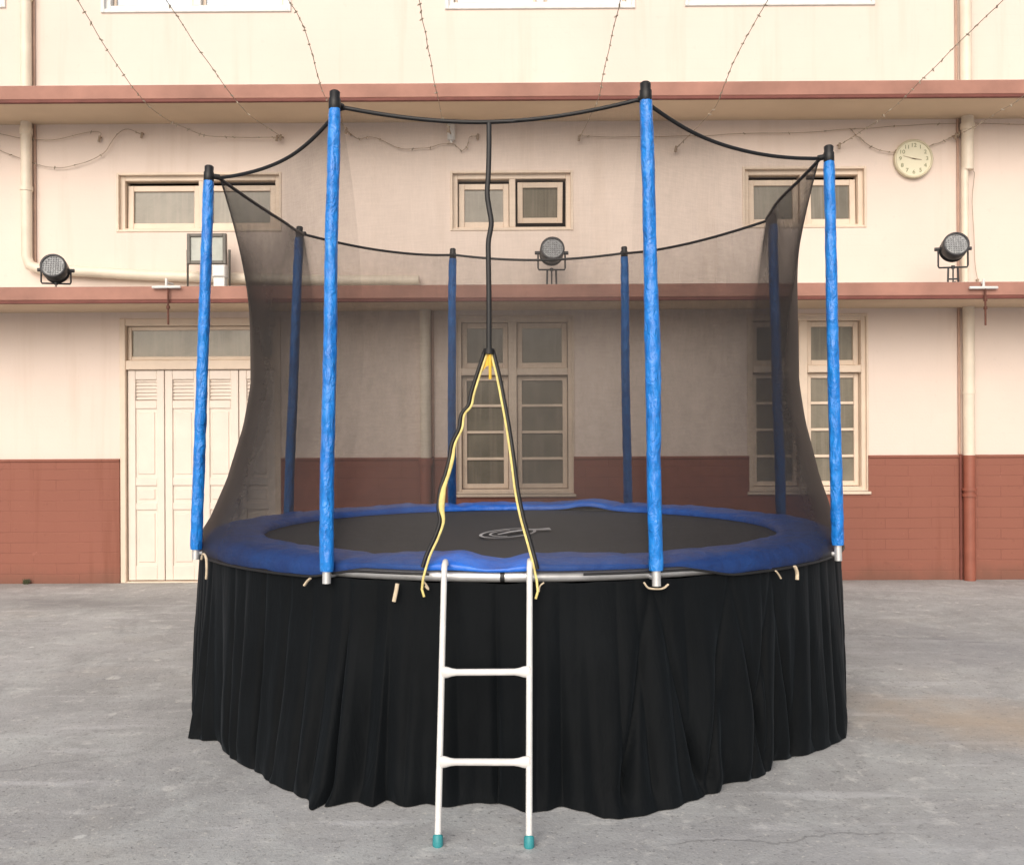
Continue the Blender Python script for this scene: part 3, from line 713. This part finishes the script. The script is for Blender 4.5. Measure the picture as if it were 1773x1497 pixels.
# pad
def hump(d, w): return math.exp(-(d/w)**2)
rows = []
NP = 400
prof = [(1.694, -.040), (1.702, -.014), (1.688, .012), (1.65, .025), (1.60, .031), (1.53, .029), (1.46, .026), (1.41, .019), (1.388, .006), (1.392, -.014)]
thH = [math.radians(x_) for x_ in (-4.2, .8, 2.6)]
for i, (r, h) in enumerate(prof):
    row = []
    inn = max(0, min(1, (1.70-r)/.30)); mid = math.sin(PI*i/(len(prof)-1))
    for k in range(NP):
        th = 2*PI*k/NP; thd = math.degrees(th if th < PI else th-2*PI)
        wv = noise.noise((math.cos(th)*7, math.sin(th)*7, r*3))*.010*mid + noise.noise((math.cos(th)*22, math.sin(th)*22, r*9))*.008*mid
        seam = 0
        for pa in POLES:
            dd = (math.degrees(th)-pa[0]+180) % 360-180; seam += hump(dd, 1.2)
        # entrance: the pad rucks up left of the ladder, dips in the middle, lifts again at its right
        e = hump(thd+9.3, 2.6)*.014 - hump(thd+3.4, 2.6)*.016 + hump(thd-1.6, 1.8)*.012 + hump(thd+15, 5)*.012*inn + hump(thd-9, 5)*.012*inn + hump(thd-160, 6)*.03
        drop = 0
        if i < 3 and abs(thd) > 24: drop = -.016*min(1, (abs(thd)-24)/8)*(1-i*.3)
        if i < 2 and abs(thd) < 28: drop = .032*(1 if abs(thd) < 22 else (28-abs(thd))/6)*(1-i*.3)
        rr = r + (noise.noise((math.cos(th)*9, math.sin(th)*9, 3))*.012 if inn > .85 else 0)
        if inn > .5: rr += hump(thd+9, 2.5)*.02 
        row.append(pol(th, rr, ZB+.035+h+wv-seam*.010*mid+e*(.35+.65*min(1, i/3))*(1 if i > 1 else .6)+drop))
    rows.append(row)
mb = MB(); mb.grid(rows, True); mb.build('spring_pad', 'pad', tr, True)

# poles
for j, (ad, rt, ztp) in enumerate(POLES):
    th = math.radians(ad); bt = pol(th, RB, ZB-.036); tp = pol(th, rt, ztp)
    ax = (tp-bt); ln = ax.length; ax.normalize()
    zs0 = {0: .036, 1: .036, 2: .048, 3: .060}.get(j, .05)
    mb = MB(); mb.tube([bt, tp-ax*.02], .0175, 12)
    inw = Vector((-math.sin(th), math.cos(th), 0))
    mb.tube([bt+Vector((0, 0, .03)), bt+inw*.08+Vector((0, 0, .03))], .011, 8)
    pl = mb.build('pole', 'galv', tr, True)
    # wrinkled foam sleeve
    s0, s1 = zs0+.012, ln-.075; n = 90; nn = 18; rws = []
    side = ax.cross(inw).normalized(); fr = side.cross(ax)
    for i in range(n+1):
        s = s0+(s1-s0)*i/n; u = i/n
        r0 = (.0285 if j < 4 else .032) - .003*u + (.0045*hump(u-.45, .12) if j == 2 else 0)
        if i == 0 or i == n: r0 *= .93
        cen = bt+ax*s + side*noise.noise((u*3, j*7, 1))*.007 + side*math.sin(u*PI)*(.006 if j in (1, 3) else -.004)
        rw = []
        for k in range(nn):
            a2 = 2*PI*k/nn
            d = noise.noise((math.cos(a2)*1.1+j*11, math.sin(a2)*1.1, s*13))*.0022 + noise.noise((math.cos(a2)*2.4, math.sin(a2)*2.4+j*5, s*38))*.0017
            rw.append(cen+(side*math.cos(a2)+fr*math.sin(a2))*(r0+d))
        rws.append(rw)
    mb = MB(); mb.grid(rws, True); mb.build('sleeve', 'sleeve', pl, True)
    mb = MB(); mb.tube([tp-ax*.08, tp-ax*.075, tp-ax*.035, tp-ax*.03, tp-ax*.006, tp], [.021, .0245, .0245, .021, .022, .015], 14)
    mb.tube([tp-ax*.05, tp-ax*.052+inw*.05], .014, 8); mb.build('cap', 'black', pl, True)

# ---- safety net surface
def pole_pair(th):
    d = math.degrees(th) % 360
    an = sorted((p[0] % 360, p) for p in POLES)
    for i in range(len(an)):
        a0, pa = an[i]; a1, pb = an[(i+1) % len(an)]
        if i == len(an)-1: a1 += 360
        dd = d if d >= a0 else d+360
        if a0 <= dd <= a1: return pa, pb, a0, a1, dd
    return an[0][1], an[0][1], 0, 1, 0
def net_top(th):
    pa, pb, a0, a1, dd = pole_pair(th)
    A = pol(math.radians(pa[0]), pa[1]-.040, pa[2]-.055); B = pol(math.radians(pb[0]), pb[1]-.040, pb[2]-.055)
    # intersect direction th with chord AB in plan
    ux, uy = math.sin(th), -math.cos(th); ax, ay = A.x-TX, A.y-TY; bx, by = B.x-TX-ax, B.y-TY-ay
    den = ux*by-uy*bx; r = (ax*by-ay*bx)/den; s = (ux*ay-uy*ax)/(-den) if den else 0
    s = ((ux*r-ax)*bx+(uy*r-ay)*by)/(bx*bx+by*by); s = max(0, min(1, s))
    cl = math.hypot(bx, by)/1.3; sg = 4*s*(1-s)
    return r-.075*sg*cl, A.z*(1-s)+B.z*s-.058*sg*cl
def NZ0f(th):
    a_ = abs((math.degrees(th)+180) % 360-180); k = max(0, min(1, (a_-22)/9)); return ZB+.012-.036*k*k*(3-2*k)
TK = [(0, 1), (.028, .995), (.045, .95), (.09, .76), (.2, .44), (.35, .14), (.47, 0)]
def wb(t):
    if t >= .47: return 0
    t = max(0, t)
    for (a, u), (b, v) in zip(TK, TK[1:]):
        if t <= b:
            k = (t-a)/(b-a); return u+(v-u)*k
def wt(t): return max(0, (t-.47)/.53)**1.85
def net_pt(th, t):
    rt_, zt_ = net_top(th); rm = 1.485+.06*(rt_-1.56)
    rbm = 1.718
    k1, k2 = wb(t), wt(t)
    rm += .03*math.sin(th)
    r = rm + (rbm-rm)*k1 + (rt_-rm)*k2
    r += .012*noise.noise((math.cos(th)*3, math.sin(th)*3, t*2.5))*(1-k1)
    z0_ = NZ0f(th); return pol(th, r, z0_+(zt_-z0_)*t)
def net_hit(px, py):          # (theta, t) where the sight line meets the near side of the net
    d = ray(px, py); r = 1.5
    for _ in range(30):
        ax, ay = CAMP.x-TX, CAMP.y-TY; qa = d.x*d.x+d.y*d.y; qb = 2*(ax*d.x+ay*d.y); qc = ax*ax+ay*ay-r*r
        s = (-qb-math.sqrt(max(0, qb*qb-4*qa*qc)))/(2*qa); P = CAMP+d*s
        th = math.atan2(P.x-TX, TY-P.y); zt_ = net_top(th)[1]; z0_ = NZ0f(th); t = max(0, min(1, (P.z-z0_)/(zt_-z0_)))
        q = net_pt(th, t); r = .5*r+.5*math.hypot(q.x-TX, q.y-TY)
    return th, t
seam_px = [(847, 214), (847, 255), (846, 300), (844, 335), (847, 360), (851, 385), (849, 402), (846, 420), (846, 450), (847, 520), (847, 604)]
left_px = [(846, 606), (833, 645), (822, 680), (817, 702), (805, 718), (801, 742), (789, 768), (785, 792), (778, 820), (769, 848), (766, 878), (769, 902), (760, 930), (747, 958), (739, 982)]
right_px = [(849, 606), (860, 650), (868, 690), (877, 740), (885, 795), (892, 850), (901, 895), (912, 935), (921, 968), (925, 985)]
seam = [net_hit(*q) for q in seam_px]; ledg = [net_hit(*q) for q in left_px]; redg = [net_hit(*q) for q in right_px]
def th_at(lst, t):
    lst = sorted(lst, key=lambda q: q[1])
    if t <= lst[0][1]: return lst[0][0]
    for (a, u), (b, v) in zip(lst, lst[1:]):
        if u <= t <= v: return a+(b-a)*((t-u)/(v-u) if v > u else 0)
    return lst[-1][0]
TAP = seam[-1][1]
NT = 44; ts = [i/NT for i in range(NT+1)]
ts = sorted(set([round(x_, 4) for x_ in ts]+[TAP]))
a_fl, a_fr = math.radians(-26.44), math.radians(17.5)
mb = MB()
def net_patch(fa, fb, n):
    rows = []
    for t in ts:
        A, B = fa(t), fb(t); rows.append([net_pt(A+(B-A)*k/n, t) for k in range(n+1)])
    mb.grid(rows)
net_patch(lambda t: a_fl, lambda t: th_at(seam, t) if t >= TAP else th_at(ledg+[seam[-1]], t), 22)
net_patch(lambda t: th_at(seam, t) if t >= TAP else th_at(redg+[seam[-1]], t), lambda t: a_fr, 22)
net_patch(lambda t: a_fr, lambda t: a_fl+2*PI, 260)
net = mb.build('safety_net', 'net', tr, True)
# rope binding along the top, and the bottom hem
mb = MB(); mb.tube([net_pt(2*PI*k/320, 1.0) for k in range(320)], .0085, 8, closed=True); mb.build('top_rope', 'black', net, True)
mb = MB(); mb.tube([net_pt(math.radians(8)+k/200*math.radians(340), 0.0)+Vector((0, 0, .004)) for k in range(201)], .0055, 6); mb.build('hem_cord', 'black', net, True)
def on_net(lst, off=0.0, push=.008):
    out = []
    for th, t in lst:
        p_ = net_pt(th+off/1.5, t); n_ = Vector((math.sin(th), -math.cos(th), 0)); out.append(p_+n_*push)
    return smooth_path(out, 5)
mb = MB(); mb.tube(on_net(seam), .0105, 8, flat=.6); mb.tube(on_net(seam[-1:]+[(seam[-1][0], seam[-1][1]-.012)], 0, .01), .022, 10); mb.build('zip_seam', 'black', net, True)
mb = MB()
mb.tube(on_net(ledg, -.015, .003), .0075, 8); mb.tube(on_net(redg, .010, .003), .0085, 8)
mb.build('edge_binding', 'black', net, True)
def varr(path, f): return [f(i/(len(path)-1)) for i in range(len(path))]
for lst, f, sgn in ((ledg, lambda u: .0048+.008*hump(u-.66, .07)+.003*hump(u-.5, .06), 1), (redg, lambda u: .0048, -1)):
    pa = on_net(lst, 0, .010)
    # tail that drops over the rim and is tied to it
    e = pa[-1]; pa += [e+Vector((-.008*sgn, -.03, -.035)), e+Vector((-.012*sgn, -.045, -.075)), e+Vector((-.004*sgn, -.04, -.105))]
    mb = MB(); mb.tube(pa, varr(pa, f), 8, flat=.5); mb.build('yellow_trim', 'yellow', net, True)
ap = net_pt(*seam[-1])+Vector((0, -.012, -.01))
mb = MB(); mb.add([ap+Vector((-.006, 0, -.01)), ap+Vector((.010, 0, -.01)), ap+Vector((.034, .004, -.085)), ap+Vector((.012, 0, -.06)), ap+Vector((-.010, 0, -.06)), ap+Vector((-.030, .004, -.085))], [(0, 5, 4, 3, 2, 1)])
mb.tube([ap+Vector((.003, -.006, -.015)), ap+Vector((.004, -.01, -.06)), ap+Vector((.004, -.008, -.115))], .0062, 8); mb.build('pull_tab', 'yellowtab', net)

# ---- skirt
hem_px = [(325, 1277), (350, 1281), (378, 1281), (386, 1298), (410, 1318), (450, 1338), (470, 1356), (500, 1368), (530, 1382), (541, 1402), (560, 1396), (590, 1376), (612, 1388), (645, 1396), (670, 1384), (700, 1396), (740, 1390), (770, 1396), (830, 1389), (870, 1392), (915, 1406), (945, 1404), (968, 1396), (1010, 1404), (1050, 1416), (1080, 1418), (1110, 1412), (1160, 1400), (1200, 1386), (1240, 1372), (1254, 1356), (1272, 1353), (1300, 1349), (1326, 1340), (1338, 1316), (1362, 1313), (1400, 1305), (1440, 1290), (1466, 1276)]
hem = []
for q in hem_px:
    P = atz(q[0], q[1], .004); hem.append((math.atan2(P.x-TX, TY-P.y), math.hypot(P.x-TX, P.y-TY)))
hem.sort()
def hem_r(th):
    th = (th+PI) % (2*PI)-PI
    back = 1.725+.01*math.sin(th*9)
    if th <= hem[0][0]: k = min(1, (hem[0][0]-th)/.1); return hem[0][1]*(1-k)+back*k
    if th >= hem[-1][0]: k = min(1, (th-hem[-1][0])/.1); return hem[-1][1]*(1-k)+back*k
    for (a, u), (b, v) in zip(hem, hem[1:]):
        if a <= th <= b:
            k = (th-a)/(b-a) if b > a else 0; k = k*k*(3-2*k); return u+(v-u)*k
rnd = random.Random(3)
folds = []                     # sharp inward creases between broad hanging panels
th = -PI
while th < PI:
    wd = rnd.uniform(.008, .020); folds.append((th, wd, rnd.uniform(.35, 1.3), rnd.uniform(-.012, .012), rnd.choice((0, 0, 0, .2)))); th += rnd.uniform(.035, .105)
for pk in (30.0, 38.5, 17.5):  # creases fanning out below the tie points
    for s_ in (-.11, .10): folds.append((math.radians(pk), .010, 1.3, s_, 0))
NS = 2600; NV = 30; rows = []
fold_cells = {}
for v in range(NV+1):
    u = v/NV; prof_ = [0.0]*NS
    for (t0, wd, amp, sl, st) in folds:
        c = t0+sl*u; A = amp*max(0, (u-st)/(1-st) if st < 1 else 0)**.7 if u > st else 0
        A = max(A, .4*amp)
        i0 = int((c-3*wd+PI)/(2*PI)*NS); i1 = int((c+3*wd+PI)/(2*PI)*NS)+1
        for i in range(i0, i1+1):
            t = -PI+2*PI*i/NS; x_ = abs(t-c)/wd
            prof_[i % NS] += A*math.exp(-x_**1.4)
    row = []
    for i in range(NS):
        t = -PI+2*PI*i/NS
        rt_ = 1.700; rb_ = hem_r(t)
        e = u**1.35 if rb_ > rt_ else u
        flick = max(0, (u-.9)/.1)**2
        r = rt_+(min(rb_, rt_+.10+.4*(rb_-rt_))-rt_)*e + max(0, rb_-min(rb_, rt_+.10+.4*(rb_-rt_)))*flick
        r += (.35-prof_[i])*.042*(.35+.65*min(1, u*2))*(1-.8*flick) + noise.noise((math.cos(t)*14, math.sin(t)*14, u*.6))*.030*min(1, u*1.5)*(1-.8*flick) + noise.noise((math.cos(t)*30, math.sin(t)*30, u*7))*.006*u
        z = ZB-.016 - (ZB-.020)*u
        z += .008*noise.noise((t*12, 0, 0))*(1-u)
        row.append(pol(t, r, max(.004, z)))
    rows.append(row)
mb = MB(); mb.grid(rows, True); skirt = mb.build('skirt', 'cloth', tr, True)
# top band of the skirt wrapped over the rim
# cotton ties
def cyl_hit(px, py, r):
    d = ray(px, py); ax, ay = CAMP.x-TX, CAMP.y-TY; qa = d.x*d.x+d.y*d.y; qb = 2*(ax*d.x+ay*d.y); qc = ax*ax+ay*ay-r*r
    s = (-qb-math.sqrt(max(0, qb*qb-4*qa*qc)))/(2*qa); return CAMP+d*s
for pts, rr in (([(349, 968), (352, 958), (357, 966), (358, 985), (357, 1002)], .006), ([(537, 1001), (532, 1006), (527, 1013)], .008), ([(688, 1010), (686, 1022), (682, 1041)], .008),
            ([(733, 1006), (738, 1012), (742, 1020), (736, 1014)], .006), ([(942, 1008), (935, 1014), (933, 1024)], .005),
            ([(1115, 1008), (1122, 1017), (1134, 1019), (1148, 1018), (1157, 1011)], .0065), ([(1343, 988), (1348, 994), (1352, 1001)], .005), ([(1376, 980), (1380, 990), (1380, 1003)], .009)):
    pa = smooth_path([cyl_hit(x_, y_, 1.742) for x_, y_ in pts], 4); mb = MB(); mb.tube(pa, rr, 8, flat=.6); mb.build('tie', 'rope', skirt, True)

# ------------------------------------------------------------------ ladder
def gz(px, py): return atz(px, py, 0.0)
fa, fb = gz(758, 1464), gz(916, 1466)
ld = thing('ladder', 'white two-rung ladder with teal feet leaning on the front rim', 'ladder', ((fa.x+fb.x)/2, fa.y, 0))
YT = TY-1.735
ta, tb = at(769, 992, YT), at(917, 990, YT)
def lerp(a, b, t): return a+(b-a)*t
R_ = .0115
for f_, t_ in ((fa, ta), (fb, tb)):
    f2 = Vector((f_.x, f_.y, .02))
    hook = [t_+Vector((0, .0, .012)), t_+Vector((.001, .012, .03)), t_+Vector((.002, .04, .038)), t_+Vector((.002, .065, .025))]
    mb = MB(); mb.tube([f2, lerp(f2, t_, .3), lerp(f2, t_, .7), t_]+hook, R_, 14); mb.build('rail', 'white', ld, True)
    dn = (t_-f2).normalized()
    mb = MB(); mb.tube([Vector((f_.x, f_.y, 0)), Vector((f_.x, f_.y, .004)), f2+dn*.014, f2+dn*.018], [.0165, .0185, .0175, .014], 14); mb.build('foot', 'teal', ld, True)
for t in (.605, .274):
    a_, b_ = lerp(Vector((fa.x, fa.y, .02)), ta, t), lerp(Vector((fb.x, fb.y, .02)), tb, t)
    us = [0, .03, .07, .12, .17, .5, .83, .88, .93, .97, 1]
    hs_ = [.022, .022, .020, .015, .0125, .0125, .0125, .015, .020, .022, .022]
    pts = [lerp(a_, b_, u)+Vector((0, -.006, 0)) for u in us]; dn = (ta-fa).normalized()
    rows = []
    for p_, h in zip(pts, hs_):
        rows.append([p_+Vector((0, math.cos(k*2*PI/12)*.0125, math.sin(k*2*PI/12)*h)) for k in range(12)])
    mb = MB(); mb.grid(rows, True); mb.build('rung', 'white', ld, True)

# small weed at the foot of the wall
wd_ = MB(); P = at(46, 1004, D-.05); rw = random.Random(5)
for k in range(26):
    a2 = rw.uniform(0, 2*PI); h = rw.uniform(.025, .06); dx, dy = math.cos(a2)*rw.uniform(.01, .05), math.sin(a2)*.02
    b0 = Vector((P.x+rw.uniform(-.02, .02), D-.06, 0)); tp = b0+Vector((dx, dy, h)); sd_ = Vector((.006, 0, 0))
    wd_.add([b0-sd_*.5, b0+sd_*.5, lerp(b0, tp, .6)+sd_, tp, lerp(b0, tp, .6)-sd_], [(0, 1, 2, 3, 4)])
tag(wd_.build('weed', simple('weed_leaf', (.06, .065, .03), .7)), 'tiny weed growing at the foot of the red wall at far left', 'weed')
